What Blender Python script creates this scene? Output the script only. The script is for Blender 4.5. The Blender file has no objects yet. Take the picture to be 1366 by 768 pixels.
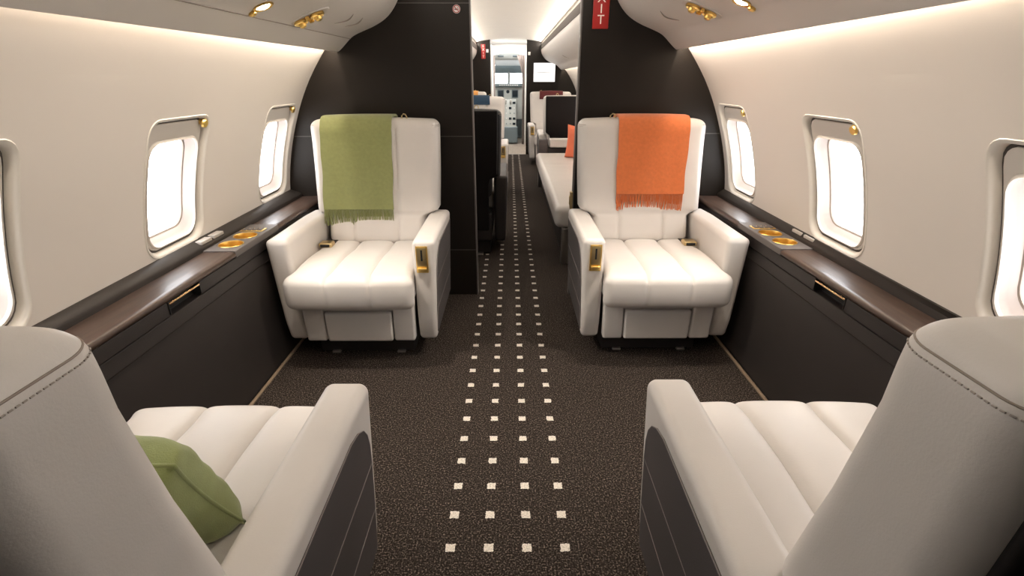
import bpy, math, random
from mathutils import Vector, Matrix
random.seed(7)
PI = math.pi
C = bpy.context.scene.collection
sc = bpy.context.scene

# ------------------------------------------------------------------ helpers
class MB:
    """collects geometry and links it as ONE mesh object"""
    def __init__(s): s.v = []; s.f = []; s.mi = []
    def add(s, vs, fs, m=0):
        o = len(s.v); s.v += [tuple(v) for v in vs]
        for f in fs: s.f.append(tuple(i + o for i in f)); s.mi.append(m)
        return s
    def box(s, x0, x1, y0, y1, z0, z1, m=0):
        vs = [(x, y, z) for z in (z0, z1) for y in (y0, y1) for x in (x0, x1)]
        return s.add(vs, [(0, 2, 3, 1), (4, 5, 7, 6), (0, 1, 5, 4), (2, 6, 7, 3), (0, 4, 6, 2), (1, 3, 7, 5)], m)
    def rbox(s, x0, x1, y0, y1, z0, z1, r=.01, n=(1, 1, 1), k=3, warp=None, m=0):
        c = ((x0+x1)/2, (y0+y1)/2, (z0+z1)/2); h = ((x1-x0)/2, (y1-y0)/2, (z1-z0)/2)
        r = min(r, *(a*.999 for a in h))
        ax = []
        for a in range(3):
            q = h[a]-r
            L = [-q - r*math.tan(PI/4*(k-i)/k) for i in range(k)]
            L += [-q + 2*q*i/n[a] for i in range(n[a]+1)]
            L += [q + r*math.tan(PI/4*(i+1)/k) for i in range(k)]
            ax.append(L)
        N = [len(L)-1 for L in ax]; ids = {}; vs = []; fs = []
        def vid(i, j, l):
            key = (i, j, l)
            if key not in ids:
                p = [ax[0][i], ax[1][j], ax[2][l]]
                inn = [max(-(h[a]-r), min(h[a]-r, p[a])) for a in range(3)]
                d = [p[a]-inn[a] for a in range(3)]; dl = math.sqrt(sum(t*t for t in d))
                if dl > 1e-9: p = [inn[a]+r*d[a]/dl for a in range(3)]
                p = (p[0]+c[0], p[1]+c[1], p[2]+c[2])
                ids[key] = len(vs); vs.append(warp(*p) if warp else p)
            return ids[key]
        for i in range(N[0]):
            for j in range(N[1]):
                fs.append((vid(i, j, 0), vid(i, j+1, 0), vid(i+1, j+1, 0), vid(i+1, j, 0)))
                fs.append((vid(i, j, N[2]), vid(i+1, j, N[2]), vid(i+1, j+1, N[2]), vid(i, j+1, N[2])))
        for i in range(N[0]):
            for l in range(N[2]):
                fs.append((vid(i, 0, l), vid(i+1, 0, l), vid(i+1, 0, l+1), vid(i, 0, l+1)))
                fs.append((vid(i, N[1], l), vid(i, N[1], l+1), vid(i+1, N[1], l+1), vid(i+1, N[1], l)))
        for j in range(N[1]):
            for l in range(N[2]):
                fs.append((vid(0, j, l), vid(0, j, l+1), vid(0, j+1, l+1), vid(0, j+1, l)))
                fs.append((vid(N[0], j, l), vid(N[0], j+1, l), vid(N[0], j+1, l+1), vid(N[0], j, l+1)))
        return s.add(vs, fs, m)
    def loft(s, rings, closed=True, cap0=False, cap1=False, m=0):
        n = len(rings[0]); vs = [p for r in rings for p in r]; fs = []
        for i in range(len(rings)-1):
            for j in range(n if closed else n-1):
                a = i*n+j; b = i*n+(j+1) % n
                fs.append((a, b, b+n, a+n))
        if cap0: fs.append(tuple(range(n-1, -1, -1)))
        if cap1: fs.append(tuple((len(rings)-1)*n+j for j in range(n)))
        return s.add(vs, fs, m)
    def tube(s, pts, r, n=8, m=0, caps=True):
        pts = [Vector(p) for p in pts]; rings = []
        for i, p in enumerate(pts):
            t = (pts[min(i+1, len(pts)-1)]-pts[max(i-1, 0)]).normalized()
            u = t.cross(Vector((0, 0, 1)) if abs(t.z) < .9 else Vector((1, 0, 0))).normalized(); w = t.cross(u)
            rr = r[i] if isinstance(r, (list, tuple)) else r
            rings.append([tuple(p + (u*math.cos(2*PI*k/n)+w*math.sin(2*PI*k/n))*rr) for k in range(n)])
        return s.loft(rings, True, caps, caps, m)
    def lathe(s, prof, c=(0, 0, 0), n=24, m=0, sx=1, sy=1):
        rings = [[(c[0]+r*math.cos(2*PI*k/n)*sx, c[1]+r*math.sin(2*PI*k/n)*sy, c[2]+z) for k in range(n)] for r, z in prof]
        return s.loft(rings, True, False, False, m)
    def prism(s, poly, a, b, f, m=0):
        """poly of 2-D points extruded between a and b; f(u, v, t) -> xyz"""
        n = len(poly); vs = [f(u, v, a) for u, v in poly] + [f(u, v, b) for u, v in poly]
        fs = [(i, (i+1) % n, (i+1) % n+n, i+n) for i in range(n)] + [tuple(range(n-1, -1, -1)), tuple(range(n, 2*n))]
        return s.add(vs, fs, m)
    def build(s, name, mats, parent=None, smooth=40, loc=None, rot=None):
        me = bpy.data.meshes.new(name); me.from_pydata(s.v, [], s.f)
        if not isinstance(mats, (list, tuple)): mats = [mats]
        for mt in mats: me.materials.append(mt)
        for i, p in enumerate(me.polygons): p.material_index = s.mi[i]
        me.update()
        import bmesh
        bm = bmesh.new(); bm.from_mesh(me); bmesh.ops.recalc_face_normals(bm, faces=bm.faces); bm.to_mesh(me); bm.free()
        if smooth:
            me.polygons.foreach_set('use_smooth', [True]*len(me.polygons))
            me.set_sharp_from_angle(angle=math.radians(smooth))
        o = bpy.data.objects.new(name, me); C.objects.link(o)
        if parent: o.parent = parent
        if loc: o.location = loc
        if rot: o.rotation_euler = rot
        return o

def tag(o, label=None, cat=None, group=None, kind=None):
    if label: o['label'] = label
    if cat: o['category'] = cat
    if group: o['group'] = group
    if kind: o['kind'] = kind
    return o
def struct(o): o['kind'] = 'structure'; return o
def empty(name, loc=(0, 0, 0), rot=(0, 0, 0)):
    o = bpy.data.objects.new(name, None); C.objects.link(o); o.location = loc; o.rotation_euler = rot
    o.empty_display_size = .1
    return o
def copy_tree(o, parent=None):
    c = o.copy(); C.objects.link(c)
    if parent: c.parent = parent
    for ch in list(o.children): copy_tree(ch, c)
    return c
def text_mesh(body, size, depth=.0005):
    cu = bpy.data.curves.new('txt', 'FONT'); cu.body = body; cu.size = size; cu.extrude = depth
    cu.align_x = 'CENTER'; cu.align_y = 'CENTER'
    o = bpy.data.objects.new('txt', cu); C.objects.link(o)
    dg = bpy.context.evaluated_depsgraph_get()
    me = bpy.data.meshes.new_from_object(o.evaluated_get(dg))
    vs = [tuple(v.co) for v in me.vertices]; fs = [tuple(p.vertices) for p in me.polygons]
    bpy.data.objects.remove(o); bpy.data.meshes.remove(me)
    return vs, fs

# ------------------------------------------------------------------ materials
def mat(name, col, rough=.5, metal=0, bump=0, bscale=200, var=0, vscale=5, spec=.5, coat=0, stretch=None, em=None, es=0, sheen=0):
    m = bpy.data.materials.new(name); m.use_nodes = True; nt = m.node_tree; b = nt.nodes['Principled BSDF']
    b.inputs['Base Color'].default_value = (*col, 1); b.inputs['Roughness'].default_value = rough
    b.inputs['Metallic'].default_value = metal; b.inputs['Specular IOR Level'].default_value = spec
    b.inputs['Coat Weight'].default_value = coat; b.inputs['Sheen Weight'].default_value = sheen
    tc = nt.nodes.new('ShaderNodeTexCoord'); src = tc.outputs['Object']
    if stretch:
        mp = nt.nodes.new('ShaderNodeMapping'); mp.inputs['Scale'].default_value = stretch
        nt.links.new(src, mp.inputs['Vector']); src = mp.outputs['Vector']
    nz = nt.nodes.new('ShaderNodeTexNoise'); nz.inputs['Scale'].default_value = vscale; nz.inputs['Detail'].default_value = 4
    nt.links.new(src, nz.inputs['Vector'])
    rp = nt.nodes.new('ShaderNodeValToRGB'); nt.links.new(nz.outputs['Fac'], rp.inputs['Fac'])
    rp.color_ramp.elements[0].position = .3; rp.color_ramp.elements[1].position = .7
    rp.color_ramp.elements[0].color = (*[c*(1-var) for c in col], 1); rp.color_ramp.elements[1].color = (*[min(1, c*(1+var)) for c in col], 1)
    nt.links.new(rp.outputs['Color'], b.inputs['Base Color'])
    if bump:
        n2 = nt.nodes.new('ShaderNodeTexNoise'); n2.inputs['Scale'].default_value = bscale; n2.inputs['Detail'].default_value = 3
        nt.links.new(src, n2.inputs['Vector'])
        bp = nt.nodes.new('ShaderNodeBump'); bp.inputs['Strength'].default_value = bump; bp.inputs['Distance'].default_value = .002
        nt.links.new(n2.outputs['Fac'], bp.inputs['Height']); nt.links.new(bp.outputs['Normal'], b.inputs['Normal'])
    if em: b.inputs['Emission Color'].default_value = (*em, 1); b.inputs['Emission Strength'].default_value = es
    return m
M = {}
M['leather'] = mat('cream_leather', (.69, .65, .615), .42, bump=.12, bscale=350, var=.02, vscale=8)
M['seam'] = mat('taupe_seam', (.30, .25, .21), .7)
M['stitch'] = mat('pale_stitch', (.42, .37, .33), .6)
M['dkleather'] = mat('charcoal_leather', (.036, .030, .028), .5, bump=.15, bscale=400, var=.06, spec=.35)
M['dkpanel'] = mat('charcoal_side_panel', (.075, .066, .066), .5, bump=.15, bscale=400, var=.06)
M['shell'] = mat('black_shell', (.010, .008, .0075), .5, bump=.05, bscale=300, spec=.25)
M['bulk'] = mat('dark_brown_bulkhead', (.011, .0078, .0055), .48, bump=.1, bscale=500, var=.05, spec=.27)
M['bulkseam'] = mat('grey_seam', (.07, .062, .055), .5)
M['wall'] = mat('warm_white_wall', (.70, .65, .60), .5, bump=.05, bscale=600, var=.015, vscale=2)
M['bin'] = mat('pale_bin', (.60, .55, .50), .45, bump=.04, bscale=500, var=.01)
M['ceil'] = mat('white_ceiling', (.84, .79, .72), .6, var=.01)
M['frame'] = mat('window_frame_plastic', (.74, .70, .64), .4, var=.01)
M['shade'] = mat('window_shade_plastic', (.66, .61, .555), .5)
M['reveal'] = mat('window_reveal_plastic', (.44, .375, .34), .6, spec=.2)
M['groove'] = mat('dark_groove', (.09, .075, .065), .8)
M['gold'] = mat('polished_gold', (.90, .62, .20), .3, 1, var=.04)
M['brass'] = mat('pale_brass', (.62, .48, .25), .3, 1)
M['copper'] = mat('copper_trim', (.85, .55, .30), .25, 1)
M['steel'] = mat('brushed_steel', (.6, .57, .53), .35, 1)
M['wood'] = mat('dark_walnut_veneer', (.060, .036, .026), .36, var=.35, vscale=9, stretch=(8, .7, 8), coat=.1, bump=.03, bscale=120)
M['ledge'] = mat('dark_ledge', (.026, .021, .018), .5, var=.05, spec=.3)
M['plate'] = mat('grey_control_plate', (.13, .115, .108), .5, spec=.35)
M['switch'] = mat('grey_switch', (.45, .42, .39), .4)
M['piping'] = mat('grey_piping', (.26, .23, .22), .5)
M['strip'] = mat('floor_strip', (.26, .19, .13), .45)
M['black'] = mat('matte_black', (.008, .008, .008), .6)
M['green'] = mat('green_wool', (.255, .275, .105), .9, bump=.5, bscale=500, var=.07, vscale=60, sheen=.3)
M['pillowgreen'] = mat('green_pillow_cloth', (.25, .29, .10), .85, bump=.4, bscale=450, var=.05, vscale=40, sheen=.3)
M['orange'] = mat('orange_wool', (.64, .165, .045), .9, bump=.5, bscale=500, var=.07, vscale=60, sheen=.3)
M['coral'] = mat('coral_cushion', (.80, .20, .10), .85, bump=.3, bscale=450, var=.05)
M['blue'] = mat('navy_cloth', (.012, .042, .085), .8, var=.05)
M['burgundy'] = mat('burgundy_cloth', (.10, .012, .014), .8, var=.05)
M['amber'] = mat('amber_cloth', (.75, .36, .10), .8, var=.05)
M['red'] = mat('red_sign', (.38, .012, .010), .35, em=(.6, .02, .01), es=.03)
M['white'] = mat('white_paint', (.8, .78, .75), .5)
M['signtext'] = mat('sign_letters', (.85, .80, .70), .5, em=(1, .85, .7), es=.15)
M['lamp'] = mat('lamp_lens', (1, .95, .85), .4, em=(1, .88, .70), es=18)
M['screen'] = mat('lit_screen', (.8, .8, .8), .3, em=(1, .98, .97), es=1.1)
M['logo'] = mat('screen_logo', (.35, .35, .37), .5)
M['vest'] = mat('pale_wood_floor', (.42, .35, .29), .3, var=.15, vscale=6, stretch=(6, .6, 6))
M['cockpit'] = mat('cockpit_grey', (.16, .20, .22), .5, var=.1)
M['cockpitl'] = mat('cockpit_light_grey', (.50, .52, .50), .5, var=.05)
M['display'] = mat('dark_display', (.02, .03, .04), .2)
M['curtain'] = mat('grey_curtain', (.30, .25, .23), .8)
# glass
g = bpy.data.materials.new('window_glass'); g.use_nodes = True; nt = g.node_tree; nt.nodes.clear()
ou = nt.nodes.new('ShaderNodeOutputMaterial'); tr = nt.nodes.new('ShaderNodeBsdfTransparent'); gl = nt.nodes.new('ShaderNodeBsdfGlossy')
gl.inputs['Roughness'].default_value = .05; mx = nt.nodes.new('ShaderNodeMixShader'); mx.inputs[0].default_value = .05
nt.links.new(tr.outputs[0], mx.inputs[1]); nt.links.new(gl.outputs[0], mx.inputs[2]); nt.links.new(mx.outputs[0], ou.inputs[0]); M['glass'] = g
# carpet: dark speckled loop pile with four columns of pale woven squares
def carpet():
    m = bpy.data.materials.new('speckled_carpet'); m.use_nodes = True; nt = m.node_tree; b = nt.nodes['Principled BSDF']
    b.inputs['Roughness'].default_value = .95; b.inputs['Specular IOR Level'].default_value = .1
    N = nt.nodes.new; L = nt.links.new
    tc = N('ShaderNodeTexCoord'); sp = N('ShaderNodeSeparateXYZ'); L(tc.outputs['Object'], sp.inputs[0])
    def mth(op, a, b_=None, c=None):
        n = N('ShaderNodeMath'); n.operation = op
        for i, q in enumerate((a, b_, c)):
            if q is None: continue
            if isinstance(q, (int, float)): n.inputs[i].default_value = q
            else: L(q, n.inputs[i])
        return n.outputs[0]
    def dist(src, off, per):
        t = mth('DIVIDE', mth('SUBTRACT', src, off), per)
        fr = mth('SUBTRACT', t, mth('ROUND', t))
        return mth('MULTIPLY', mth('ABSOLUTE', fr), per)
    wob = N('ShaderNodeTexNoise'); wob.inputs['Scale'].default_value = 90; L(tc.outputs['Object'], wob.inputs['Vector'])
    wo = mth('MULTIPLY', mth('SUBTRACT', wob.outputs['Fac'], .5), .008)
    dx = mth('ADD', dist(sp.outputs['X'], DOTX, DOTPX), wo); dy = mth('ADD', dist(sp.outputs['Y'], DOTY, DOTPY), wo)
    inx = mth('LESS_THAN', dx, .0135); iny = mth('LESS_THAN', dy, .0135)
    rng = mth('LESS_THAN', mth('ABSOLUTE', mth('SUBTRACT', sp.outputs['X'], DOTC)), DOTPX*1.75)
    dot = mth('MULTIPLY', mth('MULTIPLY', inx, iny), rng)
    n1 = N('ShaderNodeTexNoise'); n1.inputs['Scale'].default_value = 200; n1.inputs['Detail'].default_value = 3; L(tc.outputs['Object'], n1.inputs['Vector'])
    r1 = N('ShaderNodeValToRGB'); L(n1.outputs['Fac'], r1.inputs['Fac'])
    e = r1.color_ramp.elements; e[0].position = .40; e[0].color = (.014, .010, .008, 1); e[1].position = .72; e[1].color = (.25, .20, .165, 1)
    n3 = r1.color_ramp.elements.new(.55); n3.color = (.042, .033, .028, 1)
    r2 = N('ShaderNodeValToRGB'); L(n1.outputs['Fac'], r2.inputs['Fac'])
    e = r2.color_ramp.elements; e[0].position = .3; e[0].color = (.48, .43, .37, 1); e[1].position = .6; e[1].color = (.80, .74, .66, 1)
    mix = N('ShaderNodeMix'); mix.data_type = 'RGBA'; L(dot, mix.inputs['Factor']); L(r1.outputs['Color'], mix.inputs['A']); L(r2.outputs['Color'], mix.inputs['B'])
    L(mix.outputs['Result'], b.inputs['Base Color'])
    bp = N('ShaderNodeBump'); bp.inputs['Strength'].default_value = .8; bp.inputs['Distance'].default_value = .004
    L(n1.outputs['Fac'], bp.inputs['Height']); L(bp.outputs['Normal'], b.inputs['Normal'])
    return m
DOTC = -.008; DOTPX = .1105; DOTX = DOTC + DOTPX/2; DOTY = 1.050-.118; DOTPY = .1195
M['carpet'] = carpet()

# ------------------------------------------------------------------ cabin shell
D0, D1 = 2.90, 2.945          # divider bulkhead
F0, F1 = 9.25, 9.30           # forward bulkhead
YA = -1.3                     # aft wall
CX = -.012
PROF = [(0, 1.17), (.3, 1.235), (.62, 1.256), (.76, 1.240), (.9, 1.205), (1.03, 1.160), (1.15, 1.108), (1.27, 1.040), (1.39, .953), (1.5, .86), (1.62, .76), (1.74, .65), (1.84, .55)]
def profX(z):
    if z <= 0: return PROF[0][1]
    for i in range(len(PROF)-1):
        (a, xa), (b, xb) = PROF[i], PROF[i+1]
        if z <= b:
            h = b-a; t = (z-a)/h
            def sl(k):
                p, q = PROF[max(k-1, 0)], PROF[min(k+1, len(PROF)-1)]; return (q[1]-p[1])/(q[0]-p[0])
            m0, m1 = sl(i)*h, sl(i+1)*h
            return (2*t**3-3*t*t+1)*xa+(t**3-2*t*t+t)*m0+(-2*t**3+3*t*t)*xb+(t**3-t*t)*m1
    return PROF[-1][1]
def taper(y):
    y = max(.5, min(2.9, y)); return 1-.026*(2.9-y)/1.7
def W(s, y, z, d=0):
    """point on the cabin wall; d = depth outward along the wall normal"""
    dx = (profX(z+.05)-profX(z-.05))/.1; nl = math.hypot(1, dx)
    nx, nz = 1/nl, -dx/nl
    return (CX + s*(profX(z)*taper(y) + nx*d), y, z + nz*d)
def rrect(hu, hw, rt, rb, n, skew=0):
    """rounded rectangle points at n perimeter angles, separate top and bottom radii"""
    out = []
    for k in range(n):
        # walk around rectangle boundary
        t = 4*k/n; side = int(t); q = (t-side)*2-1
        p = [(hu, q*hw), (-q*hu, hw), (-hu, -q*hw), (q*hu, -hw)][side]
        r = rt if p[1] > 0 else rb
        ix = max(-(hu-r), min(hu-r, p[0])); iy = max(-(hw-r), min(hw-r, p[1]))
        d = math.hypot(p[0]-ix, p[1]-iy)
        if abs(p[0]) > hu-r and abs(p[1]) > hw-r and d > 1e-9:
            p = (ix+(p[0]-ix)*r/d, iy+(p[1]-iy)*r/d)
        out.append(p)
    return out
WZ = .895                      # window centre height
WINY = [1.0, 1.81, 2.67, 3.56, 4.42, 5.28, 6.14, 7.0, 7.86]
HU, HW = .176, .232
NR = 72
def build_wall(s, name):
    mb = MB(); Z0, Z1 = .62, 1.26
    ys = [YA]
    for y in WINY:
        a, b = y-.24, y+.24
        outer = []
        for k in range(NR):
            t = 4*k/NR; side = int(t); q = (t-side)*2-1
            outer.append([(b, (Z0+Z1)/2+q*(Z1-Z0)/2), ((a+b)/2-q*(b-a)/2, Z1), (a, (Z0+Z1)/2-q*(Z1-Z0)/2), ((a+b)/2+q*(b-a)/2, Z0)][side])
        inner = [(y+u, WZ+w) for u, w in rrect(HU, HW, .05, .07, NR)]
        rings = []
        for i in range(13):
            t = i/12
            rings.append([W(s, i_[0]*(1-t)+o_[0]*t, i_[1]*(1-t)+o_[1]*t) for i_, o_ in zip(inner, outer)])
        mb.loft(rings, True)
        # bands over and under the window and strip to previous
        y0 = ys[-1]
        zs = [Z0+(Z1-Z0)*i/18 for i in range(19)]
        nseg = 4
        mb.loft([[W(s, y0+(a-y0)*i/nseg, z) for z in zs] for i in range(nseg+1)], False)
        ys.append(b)
    y0 = ys[-1]
    mb.loft([[W(s, y0+(F1-y0)*i/4, Z0+(Z1-Z0)*j/18) for j in range(19)] for i in range(5)], False)
    yy = [YA+(F1-YA)*i/60 for i in range(61)]
    mb.loft([[W(s, y, z) for z in (0, .15, .3, .46, .62)] for y in yy], False)
    mb.loft([[W(s, y, 1.26+(1.84-1.26)*j/28) for j in range(29)] for y in yy], False)
    import bmesh
    o = mb.build(name, M['wall'], smooth=60)
    bm = bmesh.new(); bm.from_mesh(o.data); bmesh.ops.remove_doubles(bm, verts=bm.verts, dist=.0005); bmesh.ops.recalc_face_normals(bm, faces=bm.faces)
    bm.to_mesh(o.data); bm.free()
    return struct(o)
build_wall(-1, 'wall_left'); build_wall(1, 'wall_right')

def build_window(s, y, n):
    root = struct(empty('window_%d' % n, W(s, y, WZ)))
    ox, oy, oz = W(s, y, WZ)
    def P(u, w, d):
        a = W(s, y+u, WZ+w, d); return (a[0]-ox, a[1]-oy, a[2]-oz)
    def ring(hu, hw, rt, rb, d, cu=0, cw=0): return [P(u+cu, w+cw, d) for u, w in rrect(hu, hw, rt, rb, NR)]
    mb = MB()
    R = [ring(HU+.006, HW+.006, .052, .072, .003), ring(HU+.003, HW+.003, .052, .072, -.0025), ring(HU-.002, HW-.002, .05, .07, -.002),
         ring(HU-.008, HW-.008, .046, .066, .004), ring(HU-.012, HW-.012, .045, .065, .012), ring(HU-.014, HW-.014, .044, .064, .030)]
    mb.loft(R).build('window_frame', M['frame'], root, 50)
    mb = MB(); gr = [ring(HU-.013, HW-.013, .044, .064, .021), ring(HU-.027, HW-.027, .04, .06, .021)]
    mb.loft(gr).build('groove', M['groove'], root, 50)
    dn = -.021
    mb = MB(); R = [ring(HU-.0205, HW-.0205, .04, .06, .026), ring(HU-.021, HW-.021, .04, .06, .017), ring(HU-.025, HW-.025, .04, .06, .015),
         ring(.147, .183, .050, .06, .017, 0, -.024), ring(.145, .181, .050, .06, .011, 0, -.025), ring(.1425, .178, .050, .06, .010, 0, -.025),
         ring(.140, .175, .050, .06, .018, 0, -.025)]
    mb.loft(R).build('shade_track', M['shade'], root, 50)
    mb = MB(); R = [ring(.140, .175, .050, .06, .018, 0, -.025), ring(.139, .173, .050, .06, .030, 0, -.024), ring(.1375, .170, .048, .057, .035, 0, -.023),
         ring(.1345, .164, .048, .057, .047, 0, -.021), ring(.133, .161, .048, .057, .053, 0, -.020)]
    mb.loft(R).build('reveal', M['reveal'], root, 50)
    mb = MB(); mb.loft([ring(.134, .162, .048, .057, .052, 0, -.020), ring(.129, .157, .046, .055, .0545, 0, -.020), ring(.1285, .1565, .046, .055, .060, 0, -.020)]).build('gasket', M['seam'], root, 50)
    mb = MB(); mb.add(ring(.130, .158, .046, .055, .058, 0, -.020), [tuple(range(NR))]); mb.build('pane', M['glass'], root, 0)
    # brass shade knob in the top corner: forward on the left side, aft on the right
    if s < 0 and y == WINY[0]: return root
    ku = -s*(HU-.036)
    mb = MB(); pts = [P(ku, HW-.028, .018), P(ku, HW-.028, .002), P(ku, HW-.028, -.006)]
    mb.tube(pts[:2], .010, 16).tube(pts[1:], [.017, .014], 16)
    mb.build('knob', M['gold'], root, 40)
    return root
n = 0
for s in (-1, 1):
    for y in WINY:
        n += 1; build_window(s, y, n)

# ceiling
mb = MB(); yy = [YA, D0, D1, F1]
cp = [(.56, 1.80), (.50, 1.825), (.40, 1.845), (.25, 1.862), (0, 1.87)]
cp = [(-x, z) for x, z in cp] + [(x, z) for x, z in cp[-2::-1]]
mb.loft([[(x+CX, y, z) for x, z in cp] for y in yy], False); struct(mb.build('ceiling', M['ceil'], smooth=60))
mb = MB(); mb.box(-1.16, 1.14, YA, F0, -.03, 0); struct(mb.build('floor', M['carpet'], smooth=0))
mb = MB(); mb.box(-1.16, 1.14, F0, 12.4, -.03, .001); struct(mb.build('floor_vestibule', M['vest'], smooth=0))
mb = MB(); mb.box(-1.3, 1.3, YA-.04, YA, -.03, 1.9); struct(mb.build('wall_back', M['bulk'], smooth=0))

# overhead bins
BIN = [(.545, 1.80), (.535, 1.76), (.535, 1.70), (.54, 1.655), (.553, 1.618), (.584, 1.572), (.625, 1.534), (.685, 1.502), (.74, 1.482), (.79, 1.462), (.815, 1.445), (.845, 1.416), (.872, 1.392), (.885, 1.384), (.893, 1.386)]
BACK = [(.893, 1.43), (.86, 1.47), (.78, 1.56), (.68, 1.67), (.56, 1.80)]
def smooth_poly(P, it=2):
    for _ in range(it):
        Q = [P[0]]
        for a, b in zip(P, P[1:]):
            Q += [(a[0]*.75+b[0]*.25, a[1]*.75+b[1]*.25), (a[0]*.25+b[0]*.75, a[1]*.25+b[1]*.75)]
        Q.append(P[-1]); P = Q
    return P
BINS = smooth_poly(BIN)
def binZ(x):
    for (a, za), (b, zb) in zip(BINS[6:], BINS[7:]):
        if a <= x <= b and b > a: return za+(zb-za)*(x-a)/(b-a)
    return 1.48
def zsh(s, y): return (-.012*(2.9-min(2.9, y))/1.7-.004 if s < 0 else -.003*(2.9-min(2.9, y))/1.7+.006)
def build_bin(s, y0, y1, label, seams):
    oy = y0; r = empty('overhead_bin', (CX+s*.7, y0, 1.4)); tag(r, label, 'overhead bin')
    def P(x, y, z): return (s*x-s*.7, y-y0, z+zsh(s, y)-1.4)
    mb = MB(); n = 8
    mb.loft([[P(x, y0+(y1-y0)*i/n, z) for x, z in BINS+BACK] for i in range(n+1)], True, True, True)
    mb.build('bin_body', M['bin'], r, 35)
    # dark reveal strip along the top
    mb = MB(); mb.loft([[P(x, y, z) for x, z in ((.536, 1.765), (.531, 1.765), (.529, 1.73), (.531, 1.695), (.536, 1.695))] for y in (y0, y1)], True, True, True)
    mb.build('reveal_strip', M['groove'], r, 30)
    # hairline seam where the lower valance begins
    mb = MB()
    x = .813; z = binZ(x)
    if s < 0: mb.loft([[P(x-.0012, y, z-.0014), P(x+.0012, y, z-.0026), P(x, y, z+.004)] for y in (y0, y1)], True, True, True)
    if s < 0: mb.build('panel_seam', M['seam'], r, 0)
    for ys in seams:   # shadow of the finger pull dent, drawn as a taupe curve
        mb = MB(); pts = []
        for i in range(13):
            a = i/12; xx = .66+.085*a; yy_ = ys+.045*math.sin(PI*a)
            pts.append(P(xx, yy_, binZ(xx)-.0015))
        mb.tube(pts, [.0008+.0028*math.sin(PI*i/12) for i in range(13)], 6)
        mb.build('finger_pull_shadow', M['seam'], r, 60)
    return r
build_bin(-1, YA, D0, 'long pale overhead bin above the left windows of the near cabin', [2.45, 2.60])
build_bin(1, YA, D0, 'long pale overhead bin above the right windows of the near cabin', [2.45])
build_bin(-1, D1, F0, 'overhead bin on the left beyond the dark divider, mostly hidden', [])
build_bin(1, D1, F0, 'white overhead bin with dark strip beyond the divider opening', [4.2, 6.8])

# divider bulkhead panels and forward bulkhead panels
def bulkhead(name, s, xin, y0, y1, zt, seams, edge=True):
    # outline follows the wall, inner edge at xin
    pts = [(xin, 0)] + [(CX+s*(profX(z)*taper(y0)+.004), z) for z in [0]+[i*.08 for i in range(1, 23)] if z < 1.84] + [(CX+s*.55, 1.82), (xin, min(zt, 1.85))]
    mb = MB(); mb.prism(pts, y0, y1, lambda u, v, t: (u, t, v))
    o = struct(mb.build(name, M['bulk'], smooth=30))
    for z, in seams:
        mb = MB(); xw = CX+s*(profX(z)*taper(y0)-.004)
        mb.box(min(xin, xw), max(xin, xw), y0-.0012, y0+.002, z-.0018, z+.0018); mb.build('seam_line', M['bulkseam'], o, 0)
    if edge:
        mb = MB(); mb.rbox(xin-.004, xin+.004, y0-.004, y1+.002, 0, 1.84, .0015); mb.build('edge_strip', M['plate'], o)
    return o
XL, XR = -.202, .368
dl = bulkhead('wall_divider_left', -1, XL, D0, D1, 1.85, [(.955,), (.294,), (1.604,)])
dr = bulkhead('wall_divider_right', 1, XR, D0, D1, 1.85, [(.97,), (.294,), (1.62,)])
mb = MB(); mb.rbox(XR-.018, XR-.002, D0-.008, D0+.03, .545, .645, .004).rbox(XR-.022, XR-.016, D0+.0, D0+.022, .57, .62, .002)
mb.build('latch', M['brass'], dr)
mb = MB(); mb.box(XL, XR, D0+.002, D1-.002, 1.80, 1.872); struct(mb.build('trim_1', M['bulk'], smooth=0))
fl = bulkhead('wall_front_left', -1, -.325, F0, F1, 1.87, [], False)
fr = bulkhead('wall_front_right', 1, .285, F0, F1, 1.87, [], False)
# metal strips where the carpet meets the consoles
for i, s in enumerate((-1, 1)):
    mb = MB(); mb.rbox(min(s*1.066, s*1.080), max(s*1.066, s*1.080), YA+.02, D0, 0, .008, .002); struct(mb.build('trim_%d' % (i+2), M['strip']))
mb = MB(); mb.rbox(-.325, .285, F0-.02, F0+.01, 0, .006, .002); struct(mb.build('trim_4', M['steel']))
# curved lining over the bulkhead corners beyond the wall edge is part of the walls

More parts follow.
